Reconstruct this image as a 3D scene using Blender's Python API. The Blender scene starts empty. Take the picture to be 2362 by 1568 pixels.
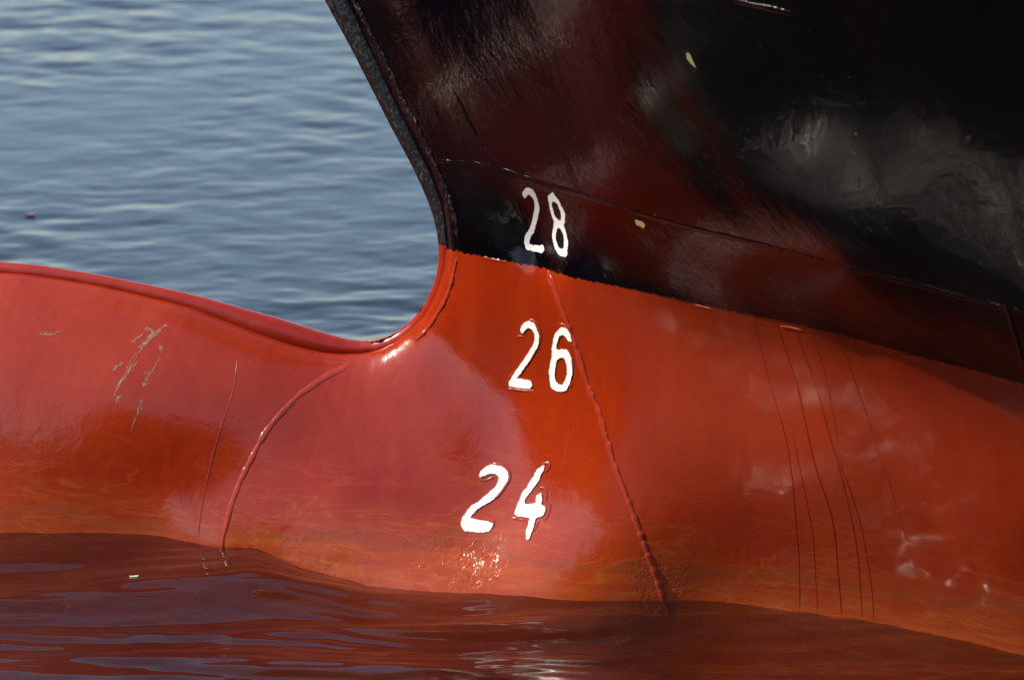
import bpy, bmesh, math, random
import numpy as np
from mathutils import Vector
from mathutils.geometry import delaunay_2d_cdt
random.seed(7)
C = bpy.context.scene.collection
sc = bpy.context.scene

# ---------------------------------------------------------------- camera
PITCH = math.radians(15.0)
cam_d = bpy.data.cameras.new("camera"); cam = bpy.data.objects.new("camera", cam_d); C.objects.link(cam)
cam.location = (0, -7*math.cos(PITCH), 0.3096 + 7*math.sin(PITCH))
cam.rotation_euler = (math.radians(90) - PITCH, 0, 0)
cam_d.sensor_width = 36; cam_d.lens = 36*7*1605/2361.0
cam_d.dof.use_dof = True; cam_d.dof.focus_distance = 6.75; cam_d.dof.aperture_fstop = 7.5
cam_d.clip_start = 0.1; cam_d.clip_end = 6000
sc.camera = cam

# ---------------------------------------------------------------- light
SUN_AZ, SUN_EL = math.radians(-92), math.radians(41)     # azimuth left of the camera's back
sd = Vector((math.sin(SUN_AZ)*math.cos(SUN_EL), -math.cos(SUN_AZ)*math.cos(SUN_EL), math.sin(SUN_EL)))
w = bpy.data.worlds.new("World"); sc.world = w; w.use_nodes = True
nt = w.node_tree; nt.nodes.clear()
sky = nt.nodes.new("ShaderNodeTexSky"); sky.sky_type = 'NISHITA'; sky.sun_disc = False
sky.sun_elevation = SUN_EL; sky.sun_rotation = math.atan2(sd.x, sd.y)
sky.air_density = 1.1; sky.dust_density = 1.0; sky.ozone_density = 0.8
bg = nt.nodes.new("ShaderNodeBackground"); bg.inputs[1].default_value = 0.135
wo = nt.nodes.new("ShaderNodeOutputWorld")
nt.links.new(sky.outputs[0], bg.inputs[0]); nt.links.new(bg.outputs[0], wo.inputs[0])
sun_d = bpy.data.lights.new("sun", 'SUN'); sun = bpy.data.objects.new("sun", sun_d); C.objects.link(sun)
sun.rotation_euler = sd.to_track_quat('Z', 'Y').to_euler()
sun_d.energy = 3.7; sun_d.angle = math.radians(0.5); sun_d.color = (1, 0.90, 0.76)
sc.view_settings.view_transform = 'Standard'; sc.view_settings.look = 'None'
sc.view_settings.exposure = 0.85; sc.view_settings.gamma = 1
sc.render.engine = 'CYCLES'
sc.cycles.use_denoising = True
sc.cycles.max_bounces = 8; sc.cycles.glossy_bounces = 4; sc.cycles.transparent_max_bounces = 8
sc.cycles.caustics_reflective = True; sc.cycles.blur_glossy = 0.0
sc.cycles.sample_clamp_indirect = 2.5

PROFILE = [(-1.34, -0.6), (-1.36, -0.3), (-1.34, -0.1), (-1.29, 0.08), (-1.2, 0.22), (-1.08, 0.32), (-0.95, 0.37), (-0.8, 0.388), (-0.7133, 0.3809), (-0.6725, 0.3815), (-0.632, 0.3816), (-0.5875, 0.3786), (-0.5145, 0.3716), (-0.4306, 0.3595), (-0.3702, 0.3518), (-0.3108, 0.3382), (-0.2391, 0.3236), (-0.1684, 0.3057), (-0.1331, 0.2965), (-0.1187, 0.2942), (-0.1037, 0.2946), (-0.088, 0.2996), (-0.0717, 0.3079), (-0.0495, 0.3255), (-0.0267, 0.3503), (-0.0142, 0.3743), (-0.0045, 0.398), (0.0008, 0.4214), (0.0016, 0.449), (-0.0022, 0.4678), (-0.0067, 0.4873), (-0.0136, 0.5098), (-0.0238, 0.532), (-0.0347, 0.553), (-0.048, 0.5769), (-0.0646, 0.6069), (-0.0811, 0.6363), (-0.097, 0.6676), (-0.1135, 0.6982), (-0.1318, 0.7317), (-0.1502, 0.7647), (-0.1685, 0.7975), (-0.3372, 1.1), (-0.5045, 1.4), (-0.6718, 1.7), (-0.8949, 2.1)]
CONTROL = [(-0.6169, 0.015, 0.1745), (-0.3868, 0.039, 0.1665), (-0.2841, 0.04, 0.1791), (-0.226, 0.041, 0.1776), (-0.1524, 0.017, 0.1854), (-0.053, -0.004, 0.1954), (0.0463, -0.01, 0.2073), (0.1408, -0.0067, 0.2048), (0.2339, -0.003, 0.1996), (0.3243, 0.0, 0.1849), (0.4132, 0.0, 0.1651), (0.5377, 0.0, 0.168), (0.6644, 0.0, 0.1877), (0.7917, 0.0, 0.222), (0.8946, 0.0, 0.2615), (0.0886, 0.45, 0.0577), (0.1378, 0.45, 0.0758), (0.2116, 0.45, 0.1177), (0.2836, 0.45, 0.1566), (0.4221, 0.45, 0.2234), (0.5571, 0.45, 0.2905), (0.6904, 0.45, 0.3667), (0.8218, 0.45, 0.4531), (0.9247, 0.45, 0.5237), (0.1499, 0.585, 0.1214), (0.2252, 0.585, 0.1721), (0.3415, 0.585, 0.271), (0.4498, 0.585, 0.3497), (0.5852, 0.585, 0.4326), (0.687, 0.585, 0.5087), (0.7824, 0.585, 0.565), (0.9458, 0.585, 0.6768), (0.158, 0.47, 0.069), (0.1384, 0.27, 0.0778), (0.0919, 0.07, 0.1415), (-1.15, 0.15, 0.11), (-1.15, 0.0, 0.125), (-1.15, -0.3, 0.12), (-0.95, 0.25, 0.11), (-0.95, 0.1, 0.145), (-0.95, -0.1, 0.155), (-0.95, -0.4, 0.14), (-0.62, 0.33, 0.065), (-0.62, 0.25, 0.12), (-0.62, 0.13, 0.155), (-0.62, -0.1, 0.18), (-0.62, -0.4, 0.17), (-0.45, 0.31, 0.065), (-0.45, 0.24, 0.12), (-0.45, 0.12, 0.155), (-0.45, -0.1, 0.183), (-0.45, -0.4, 0.17), (-0.28, 0.27, 0.07), (-0.28, 0.21, 0.11), (-0.28, 0.12, 0.145), (-0.28, -0.1, 0.185), (-0.28, -0.4, 0.17), (-0.12, 0.24, 0.06), (-0.12, 0.17, 0.105), (-0.12, 0.1, 0.15), (-0.12, -0.12, 0.2), (-0.12, -0.4, 0.18), (0.02, 0.3, 0.045), (0.02, 0.2, 0.085), (0.02, -0.15, 0.215), (0.02, -0.4, 0.2), (0.3, 0.24, 0.157), (0.3, 0.12, 0.168), (0.3, -0.15, 0.205), (0.3, -0.4, 0.2), (0.6, 0.22, 0.232), (0.6, -0.15, 0.185), (0.6, -0.4, 0.19), (0.9, 0.22, 0.365), (0.9, -0.2, 0.22), (0.9, -0.4, 0.21), (1.5, 0.8, 1.1), (1.5, 1.2, 1.32), (1.5, 1.8, 1.6), (2.5, 0.0, 0.8), (2.5, 0.45, 1.25), (2.5, -0.4, 0.5), (2.5, 0.9, 1.6), (2.5, 1.5, 1.9), (3.6, 0.0, 1.3), (3.6, 0.45, 1.65), (3.6, -0.4, 1.0), (3.6, 0.9, 1.9), (3.6, 2.0, 2.1), (0.1, 0.8, 0.19), (0.1, 1.1, 0.3), (0.1, 1.6, 0.46), (-0.05, 0.8, 0.065), (-0.05, 1.1, 0.17), (-0.05, 1.6, 0.32), (0.4, 0.8, 0.455), (0.4, 1.1, 0.62), (0.4, 1.6, 0.82), (0.65, 0.8, 0.6), (0.65, 1.1, 0.78), (0.95, 0.8, 0.765), (0.95, 1.1, 0.96), (0.95, 1.6, 1.2), (1.5, 0.0, 0.42), (1.5, 0.25, 0.62), (1.5, 0.45, 0.82), (1.5, 0.6, 0.95), (1.5, -0.4, 0.2)]
WELDS = {'main_seam_red': [(0.1814, 0.4463), (0.1925, 0.4279), (0.2038, 0.4053), (0.2178, 0.3731), (0.2316, 0.3406), (0.2408, 0.3172), (0.2496, 0.2939), (0.272, 0.2551), (0.2836, 0.2205), (0.2925, 0.1973), (0.3017, 0.1803), (0.3193, 0.1394), (0.3361, 0.1039), (0.3523, 0.0612), (0.3637, 0.0302), (0.3725, 0.0021), (0.3808, -0.0195)], 'main_seam_black': [(0.0923, 0.6244), (0.1084, 0.5828), (0.1286, 0.5587), (0.1364, 0.5318), (0.1462, 0.4986), (0.1564, 0.4737), (0.1692, 0.4594)], 'fore_seam_black': [(0.0455, 0.7053), (0.0585, 0.6848), (0.0702, 0.657), (0.0825, 0.636)], 'bulb_seam': [(-0.1313, 0.2701), (-0.1483, 0.2628), (-0.1646, 0.2535), (-0.1778, 0.2437), (-0.1912, 0.2343), (-0.2038, 0.2205), (-0.2165, 0.2054), (-0.2276, 0.1896), (-0.2363, 0.1723), (-0.2436, 0.156), (-0.2512, 0.1401), (-0.2588, 0.1235), (-0.2632, 0.1077), (-0.268, 0.0903), (-0.2715, 0.0729), (-0.2739, 0.0554), (-0.2756, 0.0388), (-0.2778, 0.0191)], 'plate_seam_black': [(-0.0002, 0.5798), (0.0457, 0.5861), (0.1027, 0.5942), (0.1243, 0.5884), (0.1499, 0.585), (0.225, 0.5848), (0.3414, 0.585), (0.4496, 0.5848), (0.5852, 0.5849), (0.6868, 0.5849), (0.7823, 0.5848), (0.8633, 0.5812), (0.9453, 0.584)], 'upper_seam_black': [(0.564, 0.954), (0.6079, 0.9531), (0.6506, 0.9502)], 'aft_seam_black': [(0.9194, 0.59), (0.9245, 0.5611), (0.9294, 0.5208), (0.9298, 0.4892)]}
TICKS = [[(0.0742, 0.4501), (0.0957, 0.4486), (0.1168, 0.4493)], [(0.4215, 0.445), (0.4364, 0.4446), (0.4506, 0.4442)], [(0.555, 0.44), (0.5734, 0.4416), (0.5901, 0.4415)], [(0.7409, 0.4414), (0.7554, 0.4407), (0.7671, 0.4398)], [(0.8823, 0.4457), (0.8979, 0.444), (0.9116, 0.4417)]]
DRIPS = [(2.2, [(0.5138, 0.4388), (0.5167, 0.4094), (0.5234, 0.3754), (0.5312, 0.3425), (0.5395, 0.3134), (0.5539, 0.2672), (0.5615, 0.2067), (0.5624, 0.1559), (0.565, 0.1049), (0.5657, 0.0476), (0.5652, 0.0041)]), (3.0, [(0.5503, 0.4418), (0.5573, 0.4052), (0.5725, 0.3572), (0.5826, 0.2972), (0.5935, 0.2439), (0.607, 0.196), (0.6176, 0.1657), (0.6214, 0.1208), (0.6223, 0.0691), (0.6269, 0.0066)]), (2.2, [(0.5786, 0.4406), (0.5856, 0.4051), (0.601, 0.3632), (0.611, 0.3151), (0.6219, 0.274), (0.6355, 0.2266), (0.6451, 0.1706), (0.6519, 0.1263), (0.6545, 0.0747), (0.6569, 0.0049)]), (1.4, [(0.6439, 0.4437), (0.6548, 0.4085), (0.6637, 0.371), (0.6764, 0.329), (0.6893, 0.2812), (0.7027, 0.2396), (0.7155, 0.1908), (0.7282, 0.1414), (0.7379, 0.0908)]), (1.8, [(0.6277, 0.2627), (0.6441, 0.2155), (0.6596, 0.1603), (0.6662, 0.1094), (0.6728, 0.0457), (0.6737, 0.0014)]), (1.2, [(0.5634, 0.2751), (0.5744, 0.2217), (0.5814, 0.1721), (0.5884, 0.1281), (0.5889, 0.0637), (0.5916, 0.0015)]), (1.0, [(0.6053, 0.4371), (0.6132, 0.3984), (0.6203, 0.3547), (0.6269, 0.3122), (0.6318, 0.2759)]), (3.2, [(-0.2875, 0.2763), (-0.2817, 0.2512), (-0.2886, 0.2145), (-0.2993, 0.1704), (-0.3071, 0.1254), (-0.3121, 0.0863), (-0.3135, 0.0415)])]
DIGITS = [('two', 28, [[(0.1578, 0.5701), (0.1637, 0.57), (0.1697, 0.5673), (0.1722, 0.5592), (0.173, 0.55), (0.1742, 0.5422), (0.1737, 0.5375), (0.1699, 0.5285), (0.1664, 0.5186), (0.1621, 0.5097), (0.1583, 0.4978), (0.1537, 0.4915), (0.1506, 0.4868), (0.149, 0.4803), (0.1497, 0.4773), (0.1556, 0.4765), (0.1649, 0.4775), (0.1699, 0.4809), (0.1736, 0.4783), (0.1742, 0.4729), (0.1706, 0.4679), (0.1638, 0.4685), (0.1558, 0.4683), (0.1505, 0.4685), (0.1448, 0.469), (0.1435, 0.4738), (0.1419, 0.4776), (0.1414, 0.4836), (0.1438, 0.4912), (0.1493, 0.4984), (0.1537, 0.5069), (0.1573, 0.5166), (0.1593, 0.5215), (0.1635, 0.5328), (0.1666, 0.5427), (0.1664, 0.5508), (0.1645, 0.5562), (0.1605, 0.56), (0.157, 0.5574), (0.1516, 0.5504), (0.1481, 0.5537), (0.1482, 0.5584), (0.1513, 0.5643)]]), ('eight', 28, [[(0.2028, 0.5738), (0.2066, 0.5684), (0.2118, 0.5635), (0.2151, 0.5552), (0.2186, 0.5471), (0.2194, 0.5405), (0.2173, 0.531), (0.214, 0.5218), (0.2169, 0.5144), (0.2185, 0.5051), (0.2197, 0.496), (0.218, 0.4862), (0.2166, 0.4762), (0.2076, 0.4735), (0.2011, 0.4745), (0.1945, 0.4806), (0.1921, 0.487), (0.19, 0.4948), (0.1908, 0.5037), (0.1947, 0.5146), (0.1966, 0.5229), (0.1942, 0.5313), (0.1928, 0.5412), (0.1932, 0.5528), (0.1922, 0.5583), (0.1937, 0.5656), (0.1995, 0.5694)], [(0.1989, 0.5572), (0.2035, 0.559), (0.2084, 0.5557), (0.2106, 0.5471), (0.2124, 0.5397), (0.2094, 0.5287), (0.2043, 0.5284), (0.1991, 0.5349), (0.1982, 0.5438), (0.1979, 0.5517)], [(0.2018, 0.5155), (0.2069, 0.5159), (0.2106, 0.5093), (0.2124, 0.5013), (0.2118, 0.4906), (0.209, 0.4842), (0.2031, 0.4841), (0.1987, 0.489), (0.1966, 0.4967), (0.1983, 0.508)]]), ('two', 26, [[(0.152, 0.3704), (0.1617, 0.3684), (0.1669, 0.3592), (0.1698, 0.3511), (0.1688, 0.3393), (0.1643, 0.3298), (0.1556, 0.3155), (0.148, 0.3036), (0.1384, 0.2904), (0.1317, 0.2822), (0.1428, 0.2826), (0.1513, 0.2828), (0.1562, 0.2818), (0.1583, 0.277), (0.1554, 0.2727), (0.1495, 0.2702), (0.1421, 0.2694), (0.1326, 0.2693), (0.1201, 0.2693), (0.1194, 0.2743), (0.1218, 0.2784), (0.1269, 0.2857), (0.132, 0.2951), (0.1415, 0.3082), (0.1491, 0.3192), (0.1557, 0.33), (0.1607, 0.3397), (0.1624, 0.3477), (0.1615, 0.3543), (0.1572, 0.3593), (0.1518, 0.3598), (0.1464, 0.3559), (0.1419, 0.349), (0.1382, 0.3525), (0.1388, 0.3569), (0.1433, 0.3645)]]), ('six', 26, [[(0.2094, 0.3719), (0.218, 0.3698), (0.2222, 0.3624), (0.2235, 0.3535), (0.2167, 0.3531), (0.2146, 0.3585), (0.2082, 0.3611), (0.2027, 0.3566), (0.1998, 0.3483), (0.1976, 0.3411), (0.1991, 0.3357), (0.2079, 0.3388), (0.2154, 0.3399), (0.2197, 0.3359), (0.2229, 0.328), (0.2245, 0.3159), (0.2241, 0.3044), (0.2209, 0.2934), (0.2146, 0.2808), (0.206, 0.277), (0.1972, 0.2763), (0.1895, 0.2794), (0.1874, 0.2884), (0.1854, 0.3003), (0.1876, 0.3141), (0.1904, 0.3262), (0.1905, 0.3378), (0.1928, 0.3498), (0.1962, 0.3601), (0.2029, 0.3682)], [(0.2078, 0.3278), (0.2121, 0.3258), (0.2148, 0.3177), (0.2159, 0.3066), (0.2133, 0.2956), (0.208, 0.2874), (0.2025, 0.2858), (0.1964, 0.2903), (0.1947, 0.3003), (0.1963, 0.3121), (0.1985, 0.3221)]]), ('two', 24, [[(0.1017, 0.1603), (0.1102, 0.1601), (0.1188, 0.1597), (0.1256, 0.1563), (0.13, 0.1504), (0.1298, 0.142), (0.1261, 0.1369), (0.1221, 0.1291), (0.1174, 0.123), (0.1108, 0.1159), (0.1021, 0.1095), (0.0895, 0.1016), (0.0841, 0.0962), (0.0798, 0.0906), (0.0803, 0.0875), (0.0915, 0.0869), (0.1021, 0.0861), (0.1138, 0.0852), (0.1135, 0.0812), (0.1113, 0.0757), (0.107, 0.0725), (0.0941, 0.0712), (0.0839, 0.0712), (0.0739, 0.0721), (0.0677, 0.0766), (0.067, 0.0805), (0.0688, 0.091), (0.0731, 0.0956), (0.0754, 0.1011), (0.0809, 0.1055), (0.0876, 0.1091), (0.0959, 0.1171), (0.1044, 0.1253), (0.1112, 0.1306), (0.1151, 0.1393), (0.116, 0.1459), (0.1104, 0.1485), (0.1019, 0.1488), (0.0949, 0.1456), (0.089, 0.1423), (0.0853, 0.1427), (0.0867, 0.1495), (0.0909, 0.154), (0.0967, 0.1583)]]), ('four', 24, [[(0.1855, 0.1718), (0.1844, 0.1651), (0.1806, 0.1579), (0.179, 0.1521), (0.1743, 0.1439), (0.1685, 0.1356), (0.1618, 0.1264), (0.1588, 0.1195), (0.1594, 0.1153), (0.1686, 0.1165), (0.174, 0.1178), (0.1769, 0.1205), (0.1765, 0.1286), (0.179, 0.1313), (0.1842, 0.134), (0.1861, 0.1274), (0.1855, 0.1182), (0.1922, 0.1174), (0.1926, 0.1102), (0.189, 0.1037), (0.1795, 0.101), (0.1783, 0.0936), (0.1762, 0.0853), (0.1745, 0.0789), (0.1733, 0.0726), (0.1704, 0.0703), (0.1678, 0.0728), (0.1677, 0.0771), (0.166, 0.0808), (0.1681, 0.0886), (0.1692, 0.0959), (0.17, 0.0994), (0.1588, 0.099), (0.149, 0.0987), (0.1448, 0.1008), (0.1466, 0.1078), (0.1485, 0.1139), (0.1514, 0.1212), (0.1541, 0.1307), (0.1596, 0.1361), (0.165, 0.1471), (0.1706, 0.1572), (0.1754, 0.1655), (0.1807, 0.1687)]])]
RELIEF = [[(0.1045, 0.1619), (0.1131, 0.1617), (0.1217, 0.1613), (0.1285, 0.158), (0.1329, 0.152), (0.1327, 0.1437), (0.1289, 0.1386), (0.1249, 0.1307), (0.1203, 0.1246), (0.1136, 0.1174), (0.1048, 0.111), (0.0922, 0.1031)], [(0.0822, 0.0924), (0.0826, 0.0893), (0.0939, 0.0887), (0.1046, 0.088), (0.1163, 0.0871), (0.116, 0.0831), (0.1137, 0.0776)], [(0.085, 0.1406), (0.0894, 0.1382), (0.0957, 0.1383), (0.1026, 0.1417), (0.1087, 0.1446)], [(0.1793, 0.1717), (0.1891, 0.1753), (0.1948, 0.1744), (0.1909, 0.1672), (0.1849, 0.1596)], [(0.1791, 0.1401), (0.1868, 0.1413), (0.1926, 0.1386), (0.1911, 0.1227), (0.2008, 0.1201), (0.1968, 0.1027), (0.1907, 0.099)], [(0.1407, 0.0949), (0.1506, 0.0954), (0.1639, 0.0947)], [(0.1851, 0.0996), (0.182, 0.0906), (0.1779, 0.0812)], [(0.1465, 0.3672), (0.155, 0.3727), (0.1647, 0.3707), (0.17, 0.3616), (0.1729, 0.3534), (0.1719, 0.3416)], [(0.1458, 0.3051), (0.1384, 0.2933), (0.1321, 0.2847)], [(0.1322, 0.3437), (0.143, 0.3446)], [(0.1182, 0.2654), (0.1327, 0.2656), (0.1475, 0.2662), (0.1593, 0.2692)], [(0.1257, 0.2893), (0.1207, 0.282), (0.1158, 0.272)], [(0.1997, 0.3743), (0.2084, 0.3765), (0.217, 0.3739), (0.2255, 0.364), (0.2296, 0.3552)], [(0.2186, 0.3367), (0.2251, 0.3274), (0.2272, 0.3164)], [(0.2231, 0.2967), (0.2242, 0.2913), (0.2211, 0.285)], [(0.1575, 0.5744), (0.1679, 0.5733), (0.1752, 0.568), (0.1772, 0.5546)], [(0.2069, 0.576), (0.2151, 0.5678), (0.2206, 0.5579)]]
CHIPS = [[(0.4831, 0.8648), (0.4876, 0.8644), (0.4896, 0.8597), (0.4914, 0.8537), (0.4953, 0.8442), (0.4904, 0.8471), (0.4859, 0.852), (0.4825, 0.8558)], [(0.349, 0.5712), (0.3549, 0.5715), (0.3623, 0.5714), (0.3658, 0.5673), (0.3614, 0.5601), (0.3559, 0.5623), (0.3502, 0.5628)]]
SCRAPES = [[(-0.3978, 0.3193), (-0.4044, 0.3144), (-0.4085, 0.3084), (-0.4163, 0.3043), (-0.4202, 0.2967), (-0.4274, 0.2899), (-0.4306, 0.2787), (-0.4365, 0.2658), (-0.4401, 0.2554), (-0.4475, 0.2473), (-0.4527, 0.2366), (-0.4545, 0.2284)], [(-0.427, 0.3137), (-0.4188, 0.3125), (-0.4127, 0.3083), (-0.419, 0.3032)], [(-0.4431, 0.2963), (-0.4365, 0.3011), (-0.4289, 0.3063)], [(-0.4037, 0.2957), (-0.398, 0.2924), (-0.3968, 0.2809), (-0.4002, 0.2721), (-0.4044, 0.2617), (-0.4094, 0.2512), (-0.4082, 0.2381)], [(-0.4465, 0.2234), (-0.4455, 0.2288), (-0.4475, 0.2217), (-0.4496, 0.2194)], [(-0.4112, 0.2273), (-0.413, 0.2191), (-0.4173, 0.2053), (-0.4219, 0.1911), (-0.424, 0.1797)], [(-0.579, 0.301), (-0.5606, 0.3013), (-0.5495, 0.3059)], [(-0.4623, 0.2596), (-0.4574, 0.265), (-0.4496, 0.2704)], [(-0.4103, 0.2615), (-0.4119, 0.2485), (-0.4134, 0.2406)], [(-0.4301, 0.2888), (-0.4257, 0.295), (-0.4197, 0.2992)]]
FLARE = (0.092, 0.0281)
FLARE_FORE = (0.0203, 0.0429)
FOOT = (0.365, 0.024)
HOLLOW = (0.0669, 0.1694)
CONTACT = [(-0.806, -0.009, 0.015), (-0.743, -0.009, 0.015), (-0.518, -0.061, 0.039), (-0.422, -0.099, 0.04), (-0.366, -0.113, 0.041), (-0.334, -0.13, 0.0301), (-0.297, -0.14, 0.017), (-0.253, -0.17, 0.0072), (-0.203, -0.175, -0.004), (-0.11, -0.212, -0.01), (-0.049, -0.228, -0.008), (0.042, -0.246, -0.004), (0.164, -0.263, 0.0), (0.374, -0.301, 0.0)]
FLOATER = (-0.532, -0.233)
FLOATER2 = (-0.895, 2.046)
# ---------------------------------------------------------------- hull form
PSI = math.radians(15.0)                      # ship's heading off the picture plane
CP, SP = math.cos(PSI), math.sin(PSI)
OX, OY = -0.1016, 0.0                         # stem at the paint line
ZP = 0.45                                     # height of the paint line above the water
def ship_to_world(s, z, h):
    return np.stack([OX + s*CP - h*SP, OY - s*SP - h*CP, z + 0*s], -1)
def prof_dist(s, z):
    P = np.array(PROFILE); A = P[:-1]; B = P[1:]
    best = np.full(s.shape, 1e9)
    for a, b in zip(A, B):
        d = b - a; L = (d*d).sum()
        t = np.clip(((s-a[0])*d[0] + (z-a[1])*d[1])/L, 0, 1)
        q = (s-a[0]-t*d[0])**2 + (z-a[1]-t*d[1])**2
        best = np.minimum(best, q)
    return np.sqrt(best)
def _phi(r2):
    return 0.5*r2*np.log(r2 + 1e-12)
class TPS:
    def __init__(self, p, v, lam=2e-4):
        n = len(p); self.p = p
        d2 = ((p[:, None]-p[None])**2).sum(-1)
        K = _phi(d2) + lam*np.eye(n)
        Q = np.c_[np.ones(n), p]
        M = np.zeros((n+3, n+3)); M[:n, :n] = K; M[:n, n:] = Q; M[n:, :n] = Q.T
        self.w = np.linalg.solve(M, np.r_[v, 0, 0, 0])
    def __call__(self, s, z):
        out = self.w[-3] + self.w[-2]*s + self.w[-1]*z
        for (a, b), w in zip(self.p, self.w[:-3]):
            out = out + w*_phi((s-a)**2 + (z-b)**2)
        return out
def shape_base(s, z):
    off = 0.003 + (0.009 + 0.011*np.exp(-((s+0.22)/0.14)**2))/(1+np.exp((s+0.135)/0.02)) + 0.013/(1+np.exp(-(z-0.5)/0.03))
    d = np.maximum(prof_dist(s, z) - off, 1e-5)
    return np.sqrt(d/(d + 0.12))
_c = np.array(CONTROL)
_tps = TPS(_c[:, :2], _c[:, 2]/np.maximum(shape_base(_c[:, 0], _c[:, 1]), 0.05))
def hb(s, z):
    """half breadth of the hull at station s (aft of the stem) and height z"""
    s = np.asarray(s, float); z = np.asarray(z, float)
    s, z = np.broadcast_arrays(s, z)
    return shape_base(s, z)*np.maximum(_tps(s, z), 0.0) + dents(s, z)
def dents(s, z):
    w = 1/(1+np.exp(-(s-0.25)/0.10))
    a = 1/(1+np.exp(-(z-0.55)/0.06))
    o = 0.0016*np.sin(9*s+14*z+1.3)*np.sin(21*s-6*z)*w*(0.4+a)
    u = (s-0.52) + 0.52*(z-0.65)
    o = o - 0.005*a*np.exp(-(u/0.045)**2)*np.exp(-((z-0.72)/0.16)**2)
    u = (s-0.80) + 0.62*(z-0.80)
    o = o - 0.005*a*np.exp(-(u/0.06)**2)
    return o

# ---------------------------------------------------------------- materials
class N:
    def __init__(self, name):
        self.m = bpy.data.materials.new(name); self.m.use_nodes = True
        self.t = self.m.node_tree; self.t.nodes.clear()
        self.out = self.t.nodes.new("ShaderNodeOutputMaterial")
        self.tc = self.t.nodes.new("ShaderNodeTexCoord")
    def n(self, typ, ins=None, **kw):
        nd = self.t.nodes.new("ShaderNode"+typ)
        for k, v in kw.items(): setattr(nd, k, v)
        for k, v in (ins or {}).items():
            if isinstance(v, bpy.types.NodeSocket): self.t.links.new(v, nd.inputs[k])
            else: nd.inputs[k].default_value = v
        return nd
    def mapped(self, scale, rot=(0, 0, 0)):
        return self.n("Mapping", {"Vector": self.tc.outputs["Object"], "Scale": scale, "Rotation": rot}).outputs[0]
    def noise(self, vec, scale, detail=4, rough=0.55, dist=0.0):
        return self.n("TexNoise", {"Vector": vec, "Scale": scale, "Detail": detail, "Roughness": rough, "Distortion": dist}).outputs[0]
    def ramp(self, fac, stops, interp='LINEAR'):
        r = self.n("ValToRGB", {"Fac": fac}); cr = r.color_ramp; cr.interpolation = interp
        while len(cr.elements) < len(stops): cr.elements.new(0.5)
        for e, (p, c) in zip(cr.elements, stops):
            e.position = p; e.color = c if len(c) == 4 else (*c, 1)
        return r.outputs[0]
    def mix(self, fac, a, b, blend='MIX'):
        nd = self.t.nodes.new("ShaderNodeMix"); nd.data_type = 'RGBA'; nd.blend_type = blend
        for i, v in ((0, fac), (6, a), (7, b)):
            if isinstance(v, bpy.types.NodeSocket): self.t.links.new(v, nd.inputs[i])
            else: nd.inputs[i].default_value = v if i == 0 or len(v) == 4 else (*v, 1)
        return nd.outputs[2]
    def math(self, op, a, b=0.0, clamp=False):
        return self.n("Math", {0: a, 1: b}, operation=op, use_clamp=clamp).outputs[0]
    def bump(self, h, strength, dist, normal=None):
        i = {"Height": h, "Strength": strength, "Distance": dist}
        if normal: i["Normal"] = normal
        return self.n("Bump", i).outputs[0]
    def finish(self, shader):
        self.t.links.new(shader, self.out.inputs[0]); return self.m

def attr_xyz(q):                                # object coordinates split
    return q.n("SeparateXYZ", {0: q.tc.outputs["Object"]}).outputs

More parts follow.
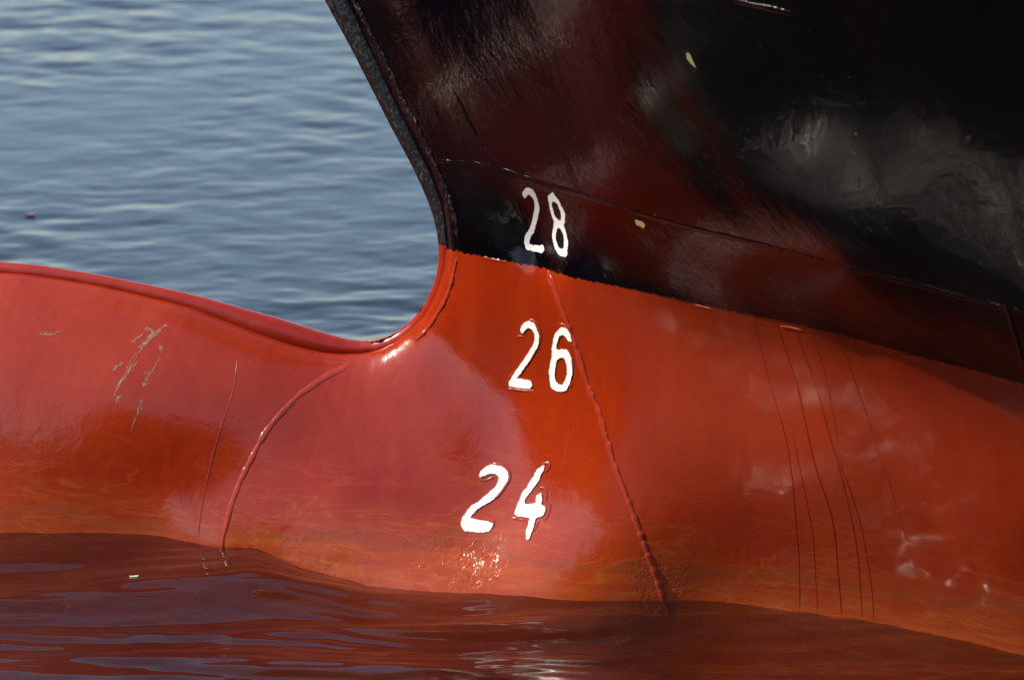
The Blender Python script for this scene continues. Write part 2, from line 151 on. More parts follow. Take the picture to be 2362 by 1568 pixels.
def red_paint(name, base=(0.295, 0.0215, 0.0030), grime_and_ripples=True, rough=0.15):
    q = N(name); o = q.tc.outputs["Object"]
    broad = q.noise(q.mapped((1, 1, 0.6)), 3.2, 4, 0.5, 0.4)
    streak = q.noise(q.mapped((9, 9, 0.9)), 2.6, 5, 0.6, 0.5)
    fine = q.noise(o, 60, 5, 0.65)
    b = np.array(base)
    col = q.mix(q.ramp(broad, [(0.35, (0, 0, 0)), (0.65, (1, 1, 1))]), tuple(b*np.array((0.86, 0.72, 0.7))), tuple(b*np.array((1.12, 1.35, 1.4))))
    col = q.mix(q.math('MULTIPLY', q.ramp(streak, [(0.42, (0, 0, 0)), (0.75, (1, 1, 1))]), 0.42), col, tuple(b*np.array((1.25, 1.7, 1.4))))
    col = q.mix(q.math('MULTIPLY', q.ramp(fine, [(0.3, (1, 1, 1)), (0.5, (0, 0, 0))]), 0.18), col, tuple(b*0.55))
    if grime_and_ripples:
        z = attr_xyz(q)[2]
        zz = q.math('ADD', z, q.math('MULTIPLY', q.noise(q.mapped((1, 1, 3)), 5, 4), 0.10))
        band = q.ramp(zz, [(0.06, (1, 1, 1)), (0.16, (0, 0, 0))])
        thin = q.ramp(q.noise(q.mapped((2.2, 2.2, 16), (0, 0.12, 0)), 3.2, 6, 0.65, 0.8), [(0.44, (0, 0, 0)), (0.72, (1, 1, 1))])
        col = q.mix(q.math('MULTIPLY', band, q.math('ADD', q.math('MULTIPLY', thin, 0.55), 0.30)), col, (0.46, 0.105, 0.022))  # orange grime band; its thin streaks paint in light rippling off the water
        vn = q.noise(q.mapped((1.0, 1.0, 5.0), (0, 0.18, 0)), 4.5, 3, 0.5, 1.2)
        ripple_light = q.ramp(q.math('ABSOLUTE', q.math('SUBTRACT', vn, 0.5)), [(0.0, (1, 1, 1)), (0.012, (0.25, 0.25, 0.25)), (0.035, (0, 0, 0))])
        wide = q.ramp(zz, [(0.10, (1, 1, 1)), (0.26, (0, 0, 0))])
        col = q.mix(q.math('MULTIPLY', q.math('MULTIPLY', ripple_light, wide), 0.30), col, (0.50, 0.14, 0.03))  # wavy pale lines: rippled water light put into the paint colour
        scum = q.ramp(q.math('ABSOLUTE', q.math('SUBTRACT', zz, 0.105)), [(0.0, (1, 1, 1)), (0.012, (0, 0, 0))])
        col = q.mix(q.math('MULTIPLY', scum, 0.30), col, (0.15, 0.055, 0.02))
        spk = q.ramp(q.noise(o, 190, 2, 0.5), [(0.24, (1, 1, 1)), (0.29, (0, 0, 0))])
        col = q.mix(q.math('MULTIPLY', spk, 0.6), col, (0.10, 0.02, 0.01))
        pin = q.ramp(q.noise(q.mapped((1, 1, 0.7)), 95, 2, 0.5), [(0.20, (1, 1, 1)), (0.235, (0, 0, 0))])
        col = q.mix(q.math('MULTIPLY', pin, 0.75), col, (0.05, 0.012, 0.006))
        scuff = q.ramp(q.noise(q.mapped((30, 30, 2.4), (0, 0.25, 0)), 2.0, 6, 0.7, 0.6), [(0.62, (0, 0, 0)), (0.80, (1, 1, 1))])
        col = q.mix(q.math('MULTIPLY', scuff, 0.30), col, (0.44, 0.085, 0.045))
    h1 = q.noise(o, 9, 3, 0.5); h2 = q.noise(o, 42, 4, 0.6, 0.6); h3 = q.noise(o, 420, 3, 0.6)
    nrm = q.bump(h1, 0.5, 0.004)
    nrm = q.bump(h2, 0.5, 0.0011, nrm)
    nrm = q.bump(h3, 0.35, 0.00016, nrm)
    if grime_and_ripples:                                   # blistered patch under the lowest number, pitted foot of the seam
        for (ps, pz), rad, sc_, st, ds in PATCHES:
            c = ship_to_world(np.array(ps), np.array(pz), hb(ps, pz)).ravel()
            d = q.n("VectorMath", {0: o, 1: tuple(c)}, operation='DISTANCE').outputs[1]
            dn = q.math('ADD', d, q.math('MULTIPLY', q.math('SUBTRACT', q.noise(o, 30, 3), 0.5), rad*1.1))
            mk = q.ramp(q.math('DIVIDE', dn, rad), [(0.3, (1, 1, 1)), (1.0, (0, 0, 0))])
            nrm = q.n("Bump", {"Height": q.noise(o, sc_, 3, 0.6, 1.2), "Strength": q.math('MULTIPLY', mk, st), "Distance": ds, "Normal": nrm}).outputs[0]
    p = q.n("BsdfPrincipled", {"Base Color": col, "Roughness": rough, "Normal": nrm, "IOR": 1.47})
    return q.finish(p.outputs[0])

def black_paint(name, rough=0.07, micro=1.0, ior=1.34, glints=0.0):
    q = N(name); o = q.tc.outputs["Object"]
    broad = q.noise(q.mapped((1, 1, 0.45), (0, 0.5, 0)), 2.6, 5, 0.55, 0.6)
    streak = q.noise(q.mapped((6, 6, 1.0), (0, 0.45, 0)), 3.0, 5, 0.6, 0.6)
    col = q.mix(q.ramp(broad, [(0.4, (0, 0, 0)), (0.62, (1, 1, 1))]), (0.0007, 0.0011, 0.0034), (0.0020, 0.0009, 0.0015))
    col = q.mix(q.math('MULTIPLY', q.ramp(streak, [(0.52, (0, 0, 0)), (0.8, (1, 1, 1))]), 0.5), col, (0.0032, 0.0013, 0.0018))
    chips = q.ramp(q.noise(o, 70, 3, 0.6), [(0.735, (0, 0, 0)), (0.75, (1, 1, 1))])
    col = q.mix(q.math('MULTIPLY', chips, 0.5), col, (0.06, 0.05, 0.045))
    if glints:
        wn = q.ramp(q.noise(q.mapped((1, 1, 0.55), (0, -0.5, 0)), 260, 4, 0.7), [(0.52, (0, 0, 0)), (0.64, (1, 1, 1))])
        wb = q.ramp(q.noise(o, 22, 3, 0.6), [(0.36, (0, 0, 0)), (0.56, (1, 1, 1))])
        col = q.mix(q.math('MULTIPLY', q.math('MULTIPLY', wn, wb), glints), col, (0.24, 0.215, 0.18))  # pale specks painted in for the highlight along bar and weld
    h1 = q.noise(o, 7, 3, 0.5, 0.5); h2 = q.noise(o, 64, 4, 0.65, 1.0); h3 = q.noise(o, 115, 4, 0.62, 0.8)
    nrm = q.bump(h1, 0.5, 0.005)
    nrm = q.bump(h2, 0.5, 0.0009, nrm)
    nrm = q.bump(h3, 0.5, 0.00065*micro, nrm)
    p = q.n("BsdfPrincipled", {"Base Color": col, "Roughness": rough, "Normal": nrm, "IOR": ior})
    return q.finish(p.outputs[0])

def white_paint(name):
    q = N(name); o = q.tc.outputs["Object"]
    n = q.noise(o, 90, 5, 0.65)
    n2 = q.noise(o, 25, 4, 0.6)
    col = q.mix(q.ramp(n, [(0.3, (1, 1, 1)), (0.42, (0, 0, 0))]), (0.92, 0.90, 0.84), (0.76, 0.72, 0.64))
    col = q.mix(q.math('MULTIPLY', q.ramp(n2, [(0.3, (1, 1, 1)), (0.4, (0, 0, 0))]), 0.5), col, (0.7, 0.63, 0.52))
    p = q.n("BsdfPrincipled", {"Base Color": col, "Roughness": 0.45, "Normal": q.bump(n, 0.5, 0.0008)})
    return q.finish(p.outputs[0])

def flat_paint(name, col, rough=0.5, var=0.3, scale=150):
    q = N(name); n = q.noise(q.tc.outputs["Object"], scale, 4, 0.6)
    c = q.mix(n, tuple(np.array(col)*(1-var)), tuple(np.array(col)*(1+var)))
    p = q.n("BsdfPrincipled", {"Base Color": c, "Roughness": rough, "Normal": q.bump(n, 0.4, 0.0006)})
    return q.finish(p.outputs[0])

PATCHES = [(FLARE, 0.065, 80, 0.9, 0.0026), (FLARE_FORE, 0.075, 110, 0.7, 0.0013), (FOOT, 0.06, 130, 0.9, 0.0020), (HOLLOW, 0.05, 60, 0.3, 0.0006)]
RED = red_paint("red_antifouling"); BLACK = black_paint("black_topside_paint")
REDBAR = red_paint("red_bar_paint", base=(0.30, 0.018, 0.005), grime_and_ripples=False, rough=0.24)
BLACKBAR = black_paint("black_bar_paint", rough=0.38, micro=6.0, ior=1.8, glints=0.42)
REDBEAD = red_paint("red_weld_paint", base=(0.33, 0.032, 0.012), grime_and_ripples=False, rough=0.17)
WHITE = white_paint("white_mark_paint")
DRIP = flat_paint("dark_red_run", (0.235, 0.0155, 0.0032), 0.2, 0.45)
CHIP = flat_paint("bare_primer", (0.50, 0.46, 0.18), 0.7)
SCRAPE = flat_paint("pale_scrape", (0.33, 0.27, 0.18), 0.6, 0.5)

# ---------------------------------------------------------------- mesh helpers
def tag(o, label=None, cat=None, group=None, kind=None):
    for k, v in (("label", label), ("category", cat), ("group", group), ("kind", kind)):
        if v: o[k] = v
    return o
def mesh_obj(name, verts, faces, mat, parent=None, smooth=True):
    me = bpy.data.meshes.new(name)
    verts = np.asarray(verts, float)
    me.from_pydata(verts.tolist(), [], [tuple(int(i) for i in f) for f in faces]) if not isinstance(faces, np.ndarray) else fast_mesh(me, verts, faces)
    if smooth: me.polygons.foreach_set("use_smooth", np.ones(len(me.polygons), bool))
    me.materials.append(mat); me.update()
    o = bpy.data.objects.new(name, me); C.objects.link(o)
    if parent: o.parent = parent
    return o
def fast_mesh(me, v, f):
    me.vertices.add(len(v)); me.vertices.foreach_set("co", v.astype(np.float32).ravel())
    k = f.shape[1]
    me.loops.add(f.size); me.loops.foreach_set("vertex_index", f.astype(np.int32).ravel())
    me.polygons.add(len(f)); me.polygons.foreach_set("loop_start", np.arange(0, f.size, k, dtype=np.int32))
    me.polygons.foreach_set("loop_total", np.full(len(f), k, np.int32))
    me.update(calc_edges=True)
def grid_faces(nr, nc, flip=False):
    i = np.arange(nr*nc).reshape(nr, nc)
    f = np.stack([i[:-1, :-1], i[:-1, 1:], i[1:, 1:], i[1:, :-1]], -1).reshape(-1, 4)
    return f[:, ::-1] if flip else f
def resample(pts, n):
    P = np.array(pts, float); d = np.r_[0, np.cumsum(np.linalg.norm(np.diff(P, axis=0), axis=1))]
    t = np.linspace(0, d[-1], n) if np.isscalar(n) else np.asarray(n)*d[-1]
    return np.stack([np.interp(t, d, P[:, k]) for k in range(P.shape[1])], -1)
def smooth_path(pts, n, it=2):
    P = resample(pts, max(8, len(pts)*4))
    for _ in range(it*4):
        P[1:-1] = 0.25*P[:-2] + 0.5*P[1:-1] + 0.25*P[2:]
    return resample(P, n)

# ---------------------------------------------------------------- the ship
ship = bpy.data.objects.new("ship", None); C.objects.link(ship)
tag(ship, "black and red ship bow with bulb nose and white draft numbers 24, 26, 28", "ship")
PR = smooth_path(PROFILE, 1200, 1)
DEEP, AFT, TOPZ = -0.6, 3.6, 2.1
# lower (red) shell: profile rail to keel rail, both sides
stem_i = int(np.argmax(PR[:, 1] > ZP + 0.012) if (PR[:, 1] > ZP + 0.012).any() else len(PR)-1)
low = PR[:stem_i+1]
zc = low[:, 1]
dd = np.r_[0, np.cumsum(np.linalg.norm(np.diff(low, axis=0), axis=1))]; dd /= dd[-1]
# station of the end of the bulb top
valley = dd[int(np.argmin(np.where(low[:, 0] > -0.5, low[:, 1], 9)))]
def shell_rows(n):
    # denser in view
    t = np.linspace(0, 1, n)
    P = resample(low, t)
    q_t = [0, valley, valley+(1-valley)*0.55, 1.0]
    qs = np.interp(t, q_t, [-1.30, -0.02, AFT, AFT]); qz = np.interp(t, q_t, [DEEP, DEEP, DEEP, ZP+0.012])
    Q = np.stack([qs, qz], -1)
    return P, Q
def red_shell(n, m, side):
    P, Q = shell_rows(n)
    r = np.linspace(0, 1, m)
    L = np.linalg.norm(Q-P, axis=1)[:, None]
    g = 0.02*r + 0.98*r**2.2
    S = P[:, None, :]*(1-g[None, :, None]) + Q[:, None, :]*g[None, :, None]
    s, z = S[..., 0], S[..., 1]
    h = hb(s, z)
    h[:, 0] = 0.0
    return s, z, h*side
def add_shell(name, s, z, h, mat, flip):
    v = ship_to_world(s, z, h).reshape(-1, 3)
    return v, grid_faces(s.shape[0], s.shape[1], flip)
va, fa = add_shell('', *red_shell(760, 420, 1), RED, False)
vb, fb = add_shell('', *red_shell(160, 80, -1), RED, True)
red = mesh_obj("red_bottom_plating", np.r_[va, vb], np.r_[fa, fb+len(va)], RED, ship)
# upper (black) shell laid over the red one as a thicker coat
def black_shell(nz, ns, side):
    z1 = np.concatenate([np.linspace(ZP, 1.1, int(nz*0.8), endpoint=False), np.linspace(1.1, TOPZ, nz-int(nz*0.8))])
    up = PR[PR[:, 0] > -9]; k0 = int(np.argmin(np.abs(PR[:, 0])+np.abs(PR[:, 1]-0.40)))
    up = PR[k0:]
    s0 = np.interp(z1, up[:, 1], up[:, 0])
    r = np.linspace(0, 1, ns); g = 0.1*r + 0.9*r**1.9
    s = s0[:, None]*(1-g) + AFT*g
    z = np.repeat(z1[:, None], ns, 1)
    jit = 0.0011*np.sin(s[0]*310)*np.sin(s[0]*97+1) + 0.0009*np.sin(s[0]*611+2) + 0.0007*np.sin(s[0]*1210+1)*np.sin(s[0]*53) + 0.0012*np.sin(s[0]*23)
    wz = np.clip(1-(z-ZP)/0.03, 0, 1)
    z = z + jit[None]*wz
    h = hb(s, z) + 0.0007
    h[:, 0] = 0.0
    return s, z, h*side
va, fa = add_shell('', *black_shell(330, 620, 1), BLACK, True)
vb, fb = add_shell('', *black_shell(60, 90, -1), BLACK, False)
blk = mesh_obj("black_topside_plating", np.r_[va, vb], np.r_[fa, fb+len(va)], BLACK, ship)

# stem bar: a rounded bar let into the profile, its lower length red and its upper length black
def rad_at(s, z):
    bulb = 0.0105 + 0.0105*np.exp(-((s+0.22)/0.14)**2)
    corner = 0.011
    stem = 0.0205 + 0.002*np.clip((z-0.5)/0.3, 0, 1)
    a = 1/(1+np.exp(-(s+0.13)/0.018))
    b = 1/(1+np.exp(-(z-0.44)/0.03))
    r = bulb*(1-a) + corner*a
    return r*(1-b) + stem*b*1.0
T = np.gradient(PR, axis=0); T /= np.linalg.norm(T, axis=1)[:, None]
IN = np.stack([T[:, 1], -T[:, 0]], -1)         # into the hull
def bar(name, i0, i1, mat, label=None):
    P = PR[i0:i1]; t = T[i0:i1]; inn = IN[i0:i1]; R = rad_at(P[:, 0], P[:, 1])
    K = 36; ph = np.linspace(0, 2*np.pi, K, endpoint=False)
    arc = np.arange(len(P))
    wob = 1 + 0.012*np.sin(arc*0.043)+0.010*np.sin(arc*0.117+1)+0.006*np.sin(arc*0.23+2)
    c = P + inn*(R*0.98)[:, None]
    dp = -np.cos(ph)[None]*(R*wob)[:, None]    # along inward
    dh = np.sin(ph)[None]*(R*wob)[:, None]*0.95
    s = c[:, 0][:, None] + inn[:, 0][:, None]*dp; z = c[:, 1][:, None] + inn[:, 1][:, None]*dp
    v = ship_to_world(s, z, dh).reshape(-1, 3)
    n = len(P); i = np.arange(n*K).reshape(n, K); j = np.roll(i, -1, axis=1)
    f = np.stack([i[:-1], j[:-1], j[1:], i[1:]], -1).reshape(-1, 4)[:, ::-1]
    o = mesh_obj(name, v, f, mat, ship)
    if label: o["label"] = label
    return o
cut = int(np.argmax((PR[:, 1] > ZP) & (PR[:, 0] > -0.2)))
bar("stem_bar", 0, cut+1, REDBAR, "red rounded bar along the bulb top and lower stem")
bar("stem_bar", cut, len(PR), BLACKBAR, "black rounded bar up the raked stem")

# welds and other beads on the plating
def bead(name, pts, r, mat, parent=None, h0=0.0, rip=0.25, pitch=0.007, n=None, taper=True, label=None, squash=0.75):
    L = np.linalg.norm(np.diff(np.array(pts), axis=0), axis=1).sum()
    n = n or max(12, int(L/0.0016))
    P = smooth_path(pts, n, 1)
    rng = np.random.default_rng(int(abs(P[0, 0])*1e4) + n)
    x = np.linspace(0, L, n)
    nz = np.interp(x, np.linspace(0, L, max(4, int(L/0.008))), rng.uniform(-1, 1, max(4, int(L/0.008))))
    nz2 = np.interp(x, np.linspace(0, L, max(4, int(L/0.02))), rng.uniform(-1, 1, max(4, int(L/0.02))))
    R = r*(1 + rip*0.6*np.abs(np.sin(np.pi*x/pitch + 2*nz)) + rip*nz)
    if taper: R = R*np.clip(np.minimum(x, L-x)/(3*r)+0.15, 0, 1)**0.5
    P[:, 0] += nz2*r*0.28
    t = np.gradient(P, axis=0); t /= np.linalg.norm(t, axis=1)[:, None] + 1e-9
    sd2 = np.stack([-t[:, 1], t[:, 0]], -1)
    K = 14; ph = np.linspace(0, 2*np.pi, K, endpoint=False)
    s = P[:, 0][:, None] + sd2[:, 0][:, None]*np.cos(ph)[None]*R[:, None]
    z = P[:, 1][:, None] + sd2[:, 1][:, None]*np.cos(ph)[None]*R[:, None]
    h = hb(s, z) + np.sin(ph)[None]*R[:, None]*squash + h0
    v = ship_to_world(s, z, h).reshape(-1, 3)
    i = np.arange(n*K).reshape(n, K); j = np.roll(i, -1, axis=1)
    f = np.stack([i[:-1], j[:-1], j[1:], i[1:]], -1).reshape(-1, 4)
    o = mesh_obj(name, v, f, mat, parent or ship)
    if label: o["label"] = label
    return o
BLACKBEAD = black_paint("black_weld_paint", rough=0.22)
EDGEBEAD = black_paint("glint_black_weld_paint", rough=0.25, micro=2.0, ior=1.6, glints=0.6)  # pale specks here are painted glints
bead("weld_seam", WELDS['main_seam_red'], 0.0037, REDBEAD, rip=0.4, pitch=0.027, squash=0.34, label="lumpy red weld running down beside the draft numbers")
bead("weld_seam", WELDS['bulb_seam'], 0.0034, REDBEAD, rip=0.3, pitch=0.023, squash=0.24, label="curved red weld around the bulb")
bead("weld_seam", WELDS['main_seam_black'], 0.0035, BLACKBEAD, rip=0.35, squash=0.35, label="short black weld through the 28")
bead("weld_seam", WELDS['fore_seam_black'], 0.0022, BLACKBEAD, rip=0.4)
bead("weld_seam", WELDS['plate_seam_black'], 0.0042, BLACKBEAD, rip=0.3, squash=0.42, pitch=0.03, label="long black plate seam above the 28")
bead("weld_seam", WELDS['upper_seam_black'], 0.0042, BLACKBEAD, rip=0.25)
bead("weld_seam", WELDS['aft_seam_black'], 0.004, BLACKBEAD, rip=0.3)
for pts in TICKS:
    bead("draft_line_tick", pts, 0.0020, REDBEAD, rip=0.15, squash=0.45)
# fillet weld along both edges of the bar
def bar_edge(i0, i1, mat, r):
    step = slice(i0, i1, 6)
    P = PR[step]; inn = IN[step]; R = rad_at(P[:, 0], P[:, 1])
    return [tuple(q) for q in (P + inn*(R*2.02 + r*0.6)[:, None])]
bead("bar_weld", bar_edge(cut+4, len(PR)-4, None, 0.004), 0.0044, EDGEBEAD, rip=0.3, label="bright edged black weld beside the stem bar")
ci = int(np.argmin(np.abs(PR[:, 0]+0.14)+np.abs(PR[:, 1]-0.29)))
bead("bar_weld", bar_edge(ci+30, cut, None, 0.004), 0.0030, REDBEAD, rip=0.4, h0=-0.0006, label="dotted red weld where the stem meets the bulb")

# painted draft numbers: a thick coat of paint cut to the digit's outline
def digit(kind, num, loops):
    rings = []
    for lp in loops:
        P = np.array(lp); P = np.r_[P, P[:1]]
        R = resample(P, max(24, int(np.linalg.norm(np.diff(P, axis=0), axis=1).sum()/0.0016)))[:-1]
        for _ in range(2): R = 0.25*np.roll(R, 1, 0) + 0.5*R + 0.25*np.roll(R, -1, 0)
        rng = np.random.default_rng(num + len(R))
        R = R + rng.normal(0, 0.00038, R.shape)
        rings.append(R)
    O = rings[0]
    a, b = O.min(0), O.max(0)
    g = 0.0028
    pts = [tuple(p) for R in rings for p in R]
    edges = []; k = 0
    for R in rings:
        edges += [(k+i, k+(i+1) % len(R)) for i in range(len(R))]; k += len(R)
    def inside(p):
        c = False
        for R in rings:
            x, y = p; n = len(R); j = n-1
            X, Y = R[:, 0], R[:, 1]; X2, Y2 = np.roll(X, 1), np.roll(Y, 1)
            m = ((Y > y) != (Y2 > y)) & (x < (X2-X)*(y-Y)/(Y2-Y+1e-15)+X)
            if m.sum() % 2: c = not c
        return c
    allb = np.array(pts)
    for x in np.arange(a[0], b[0], g):
        for y in np.arange(a[1], b[1], g):
            if inside((x, y)) and np.min(np.hypot(allb[:, 0]-x, allb[:, 1]-y)) > g*0.45: pts.append((x, y))
    vo, _, fo, *_ = delaunay_2d_cdt([Vector(p) for p in pts], edges, [], 0, 1e-7)
    V2 = np.array([tuple(v) for v in vo])
    tris = [f for f in fo if inside(V2[list(f)].mean(0))]
    s, z = V2[:, 0], V2[:, 1]; h = hb(s, z)
    n = len(V2)
    top = ship_to_world(s, z, h + 0.0017); bot = ship_to_world(s, z, h - 0.001)
    faces = []
    cnt = {}
    e1 = V2
    def orient(t):
        (x0, y0), (x1, y1), (x2, y2) = V2[t[0]], V2[t[1]], V2[t[2]]
        return t if (x1-x0)*(y2-y0)-(x2-x0)*(y1-y0) > 0 else (t[0], t[2], t[1])
    tris = [orient(tuple(t)) for t in tris]
    for t in tris:
        for i in range(3):
            cnt[(t[i], t[(i+1) % 3])] = 1
    faces += tris
    for (i, j) in list(cnt):
        if (j, i) not in cnt: faces.append((j, i, i+n, j+n))
    o = mesh_obj("draft_digit", np.r_[top, bot], faces, WHITE, ship, smooth=False)
    o["label"] = "white painted %s of the draft mark %d" % (kind, num)
    return o
digs = [digit(*d) for d in DIGITS]
for k, st in enumerate(RELIEF):
    near_black = st[0][1] > ZP
    bead("mark_outline", st, 0.0017, BLACKBEAD if near_black else REDBEAD, rip=0.3, pitch=0.004, h0=-0.0003)

# thin irregular runs of paint, flakes and scrapes lying on the plating
def ribbon(name, pts, w, mat, lift=0.00025, jit=0.25, label=None):
    L = np.linalg.norm(np.diff(np.array(pts), axis=0), axis=1).sum(); n = max(10, int(L/0.003))
    P = smooth_path(pts, n, 1); rng = np.random.default_rng(n*7+len(pts))
    W = w*(1 + jit*np.interp(np.arange(n), np.arange(0, n+6, 5), rng.uniform(-1, 1, len(np.arange(0, n+6, 5)))))
    W *= np.clip(np.minimum(np.arange(n)+1, n-np.arange(n))/6, 0.15, 1)
    t = np.gradient(P, axis=0); t /= np.linalg.norm(t, axis=1)[:, None] + 1e-9
    sd2 = np.stack([-t[:, 1], t[:, 0]], -1)
    cr = np.array([-1, -.5, .5, 1]); li = np.array([-.0003, lift, lift, -.0003])
    s = P[:, 0][:, None] + sd2[:, 0][:, None]*cr*W[:, None]/2; z = P[:, 1][:, None] + sd2[:, 1][:, None]*cr*W[:, None]/2
    h = hb(s, z) + li
    v = ship_to_world(s, z, h).reshape(-1, 3)
    o = mesh_obj(name, v, grid_faces(n, 4, True), mat, ship)
    if label: o["label"] = label
    return o
for wd, pts in DRIPS:
    ribbon("paint_run", pts, wd*0.00105, DRIP)
def flake(name, loop, mat):
    P = np.array(loop); c = P.mean(0); s = np.r_[P[:, 0], c[0]]; z = np.r_[P[:, 1], c[1]]
    h = hb(s, z) + 0.0012; n = len(P)
    v = np.r_[ship_to_world(s, z, h), ship_to_world(s[:n], z[:n], h[:n]-0.002)]
    f = [(i, (i+1) % n, n) for i in range(n)] + [(i, i+n+1, (i+1) % n+n+1, (i+1) % n) for i in range(n)]
    return mesh_obj(name, v, f, mat, ship, smooth=False)
for lp in CHIPS: flake("paint_chip", lp, CHIP)
rng = np.random.default_rng(3)
def scrape(pts, n_flakes, spread):
    """a trail of small ragged flecks where the paint is scuffed through, joined on a thin base stroke"""
    base = smooth_path(pts, 40, 1); V, F = [], []
    def stroke(Q, w0):
        t = np.gradient(Q, axis=0); t /= np.linalg.norm(t, axis=1)[:, None]+1e-9
        nn = np.stack([-t[:, 1], t[:, 0]], -1)*w0*rng.uniform(0.25, 1.3, (len(Q), 1)); b0 = len(V)
        for a_, b_ in zip(Q+nn, Q-nn):
            for p_ in (a_, b_): V.append(ship_to_world(np.array(p_[0]), np.array(p_[1]), hb(p_[0], p_[1])+0.0005))
        F.extend([(b0+2*i, b0+2*i+2, b0+2*i+3, b0+2*i+1) for i in range(len(Q)-1)])
    stroke(base + rng.normal(0, 0.0007, base.shape), 0.0002)
    for k in range(n_flakes):
        k0 = rng.integers(0, 34); L = rng.integers(3, 7)
        Q = resample(base[k0:k0+L], 7) + rng.normal(0, spread, 2) + rng.normal(0, 0.0006, (7, 2))
        stroke(Q, rng.uniform(0.00015, 0.0005))
    mesh_obj("scrape_mark", np.array(V), F, SCRAPE, ship)
for i_, pts in enumerate(SCRAPES):
    scrape(pts, 26 if i_ == 0 else 9, 0.0024 if i_ == 0 else 0.0014)

# ---------------------------------------------------------------- water
def axis(lo, hi, step, far, grow=1.12):
    a = list(np.arange(lo, hi+1e-9, step)); d = step
    while a[-1] < far: d *= grow; a.append(a[-1]+d)
    d = step; b = []
    x = lo
    while x > -far: d *= grow; x -= d; b.append(x)
    return np.array(b[::-1] + a)
ax = axis(-1.7, 1.7, 0.008, 1500)
ay = axis(-1.3, 0.5, 0.005, 1.0)
ay = ay[(ay > -1.35) & (ay < 0.5)]
yy = [0.5]; 
while yy[-1] < 6: yy.append(yy[-1] + 0.009 + 0.0012*yy[-1])
d = yy[-1]-yy[-2]
while yy[-1] < 1500: d *= 1.12; yy.append(yy[-1]+d)
bk = []; y = ay[0]; d = 0.006
while y > -1500: d *= 1.05 if y > -8 else 1.15; y -= d; bk.append(y)
ay = np.r_[np.array(bk[::-1]), ay, np.array(yy)]
X, Y = np.meshgrid(ax, ay)
wr = np.random.default_rng(11)
def waves(X, Y, n, lo, hi, slope, ang0, spread, rng):
    Z = np.zeros_like(X)
    for _ in range(n):
        lam = math.exp(rng.uniform(math.log(lo), math.log(hi))); k = 2*math.pi/lam
        a = ang0 + rng.normal(0, spread); ph = rng.uniform(0, 6.28)
        Z += slope/math.sqrt(n)*1.414/k*np.sin(k*(X*math.cos(a)+Y*math.sin(a)) + ph)
    return Z
inner = (np.abs(X) < 40) & (np.abs(Y) < 60)
Zc = np.zeros_like(X)
calm = waves(X, Y, 16, 0.13, 0.42, 0.165, math.radians(95), 0.13, wr) + waves(X, Y, 26, 0.025, 0.12, 0.075, math.radians(92), 0.12, wr)
chop = waves(X, Y, 130, 0.045, 0.30, 0.046, math.radians(80), 1.05, wr) + waves(X, Y, 30, 0.04, 0.10, 0.022, math.radians(95), 0.7, wr)
cw = 1/(1+np.exp(-(Y-0.75)/0.25))
quiet = 0.75 + 0.25/(1+np.exp((Y+0.33+0.10*np.clip(X+0.1, -2, 0.9))/0.05))          # flattest right against the plating
left = 0.75 + 0.95/(1+np.exp((X-0.0)/0.25))
patch = 0.85 + 0.45*np.sin(X*2.3+Y*0.9+1)*np.sin(Y*1.7-X*0.6) + 0.25*np.sin(X*5.1-Y*3.3)
chop = chop*patch
fineR = waves(X, Y, 24, 0.03, 0.12, 0.085, math.radians(93), 0.35, wr)*(1-cw)/(1+np.exp(-(X-0.1)/0.15))
Zc = fineR + calm*(1-cw)*quiet*left + chop*cw
cx = np.array([c[0] for c in CONTACT]); cy = np.array([c[1] for c in CONTACT]); cz = np.array([c[2] for c in CONTACT])
WX = np.interp(X, cx, cz); CY = np.interp(X, cx, cy)
Zc += WX*np.exp(-((Y-CY)/0.20)**2) * (Y < 6)
Zc *= np.clip(1-(np.hypot(X, Y)-60)/200, 0, 1)
q = N("water_surface")
n1 = q.noise(q.mapped((0.45, 1, 1)), 14, 3, 0.5, 0.4); n2 = q.noise(q.mapped((0.5, 1, 1)), 55, 3, 0.55)
yv = attr_xyz(q)[1]
rough_zone = q.ramp(q.math('MULTIPLY', q.math('ADD', yv, 0.0), 0.5), [(0.1, (0.06, 0.06, 0.06)), (0.6, (1, 1, 1))])
nb = q.n("Bump", {"Height": n1, "Distance": 0.005, "Strength": q.math('MULTIPLY', rough_zone, 0.35)}).outputs[0]
nb = q.n("Bump", {"Height": n2, "Distance": 0.001, "Strength": q.math('MULTIPLY', rough_zone, 0.5), "Normal": nb}).outputs[0]
body = q.n("BsdfDiffuse", {"Color": (0.004, 0.005, 0.005, 1)})
trans = q.n("BsdfTransparent", {"Color": (0.95, 0.79, 0.67, 1)})
under = q.n("MixShader", {0: 0.58, 1: body.outputs[0], 2: trans.outputs[0]})
gl = q.n("BsdfAnisotropic", {"Color": (1, 1, 1, 1), "Roughness": 0.05, "Normal": nb})
bf = q.n("NewGeometry").outputs["Backfacing"]
ior = q.math('SUBTRACT', 1.333, q.math('MULTIPLY', bf, 1.333-0.75))      # same reflectance from both sides
fr = q.n("Fresnel", {"IOR": ior, "Normal": nb})
WATER = q.finish(q.n("MixShader", {0: fr.outputs[0], 1: under.outputs[0], 2: gl.outputs[0]}).outputs[0])
V = np.stack([X, Y, Zc], -1).reshape(-1, 3)
wobj = mesh_obj("water", V, grid_faces(*X.shape), WATER)
tag(wobj, kind="structure")
sb = flat_paint("seabed_mud", (0.03, 0.038, 0.032), 0.9)
bed = mesh_obj("seabed", [(-1500, -1500, -1.5), (1500, -1500, -1.5), (1500, 1500, -1.5), (-1500, 1500, -1.5)], [(0, 1, 2, 3)], sb, smooth=False)
tag(bed, kind="structure")

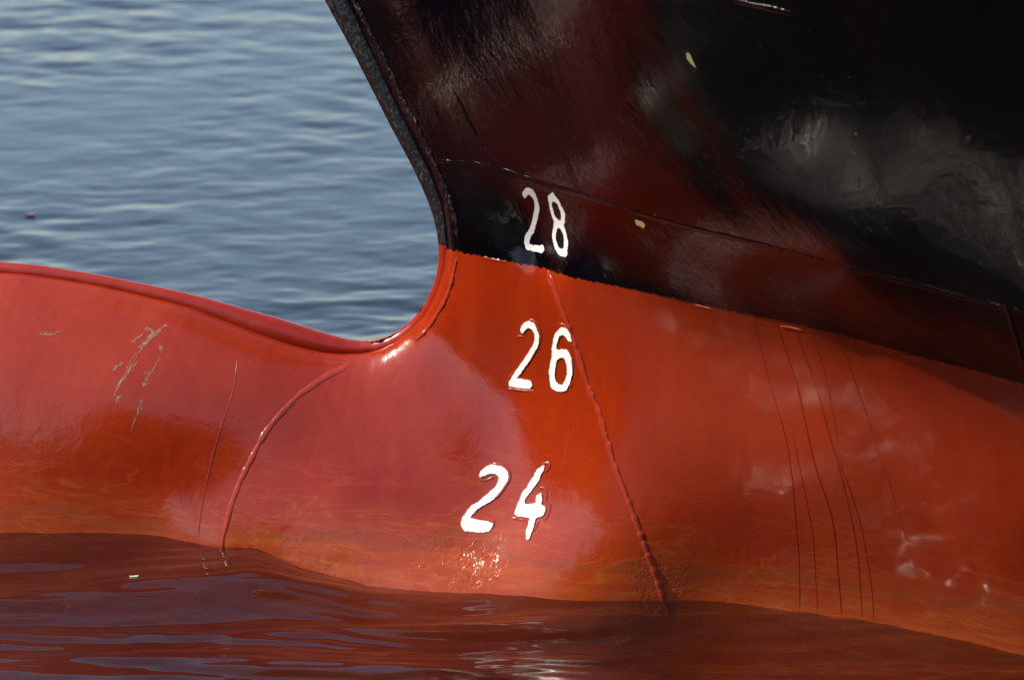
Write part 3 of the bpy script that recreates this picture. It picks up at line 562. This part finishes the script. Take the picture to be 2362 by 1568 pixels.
# ---------------------------------------------------------------- floating bits
def floater(name, x, y, size, col, label, rot):
    bm = bmesh.new()
    k = 9
    rr = np.random.default_rng(int(size*1e5))
    top = []; bot = []
    for i in range(k):
        a = 2*math.pi*i/k; r = size*(0.55+0.45*abs(math.cos(a)))*rr.uniform(0.75, 1.1)
        px, py = r*math.cos(a), 0.4*r*math.sin(a)
        top.append(bm.verts.new((px, py, 0.25*size+0.2*size*math.cos(a)**2))); bot.append(bm.verts.new((px*0.9, py*0.9, -0.05*size)))
    bm.faces.new(top); bm.faces.new(bot[::-1])
    for i in range(k): bm.faces.new((top[i], bot[i], bot[(i+1) % k], top[(i+1) % k]))
    me = bpy.data.meshes.new(name); bm.to_mesh(me); bm.free()
    me.materials.append(flat_paint(name+"_surface", col, 0.6))
    o = bpy.data.objects.new(name, me); C.objects.link(o)
    j = np.argmin(np.abs(ay-y)); i = np.argmin(np.abs(ax-x))
    o.location = (x, y, Zc[j, i]+0.001); o.rotation_euler[2] = rot
    tag(o, label, "debris")
floater("floating_scrap", FLOATER[0], FLOATER[1], 0.0075, (0.75, 0.72, 0.5), "small cream coloured scrap floating in front of the red bulb", 0.1)
floater("floating_scrap", FLOATER2[0], FLOATER2[1], 0.011, (0.45, 0.30, 0.31), "small pinkish scrap floating on the open water behind the bulb", 0.2)

# ---------------------------------------------------------------- quay behind the camera and an added dark screen (mirrored in the glossy paint)
qm = flat_paint("quay_concrete", (0.16, 0.15, 0.135), 0.85, 0.25, 3)
qv = [(-60, -60, 0.55), (60, -60, 0.55), (60, -6.3, 0.55), (-60, -6.3, 0.55), (-60, -60, -1.6), (60, -60, -1.6), (60, -6.3, -1.6), (-60, -6.3, -1.6)]
quay = mesh_obj("quay", qv, [(0, 1, 2, 3), (3, 2, 6, 7), (1, 5, 6, 2), (0, 3, 7, 4), (0, 4, 5, 1)], qm, smooth=False)
tag(quay, kind="structure")
az, rr_ = np.meshgrid(np.radians(np.linspace(-160, 60, 440)), np.linspace(17, 42, 60))
ez = np.interp(np.degrees(az), [-160, -150, -102, -95, -76, -58, -38, -33, 20, 40, 60], [50, 50, 50, 29, 27, 7, 5, 29, 26, 9, 3])  # height per azimuth, set to block sky reflected in the hull
ez = ez + waves(np.degrees(az), az*0, 12, 1.2, 11, 0.35, 0.0, 0.1, np.random.default_rng(8))*4
hr = np.random.default_rng(5)
hz = 0.4 + 20.5*np.tan(np.radians(np.clip(ez, 1, 60)))*(1-np.exp(-(rr_-17)/1.8))*np.clip((42-rr_)/8, 0, 1)
hx, hy = rr_*np.sin(az), -rr_*np.cos(az)
hz += waves(hx, hy, 40, 0.6, 4.5, 0.5, 0.0, 3.0, hr)*np.clip((hz-0.6)/2.0, 0, 1)
hz = np.where(rr_ < 17.3, -1.7, hz)
screen = mesh_obj("reflection_screen", np.stack([hx, hy, hz], -1).reshape(-1, 3), grid_faces(*hx.shape), flat_paint("screen_dark", (0.035, 0.045, 0.02), 0.9, 0.5, 2))  # unseen dark screen, added to darken the hull's reflections
tag(screen, kind="structure")
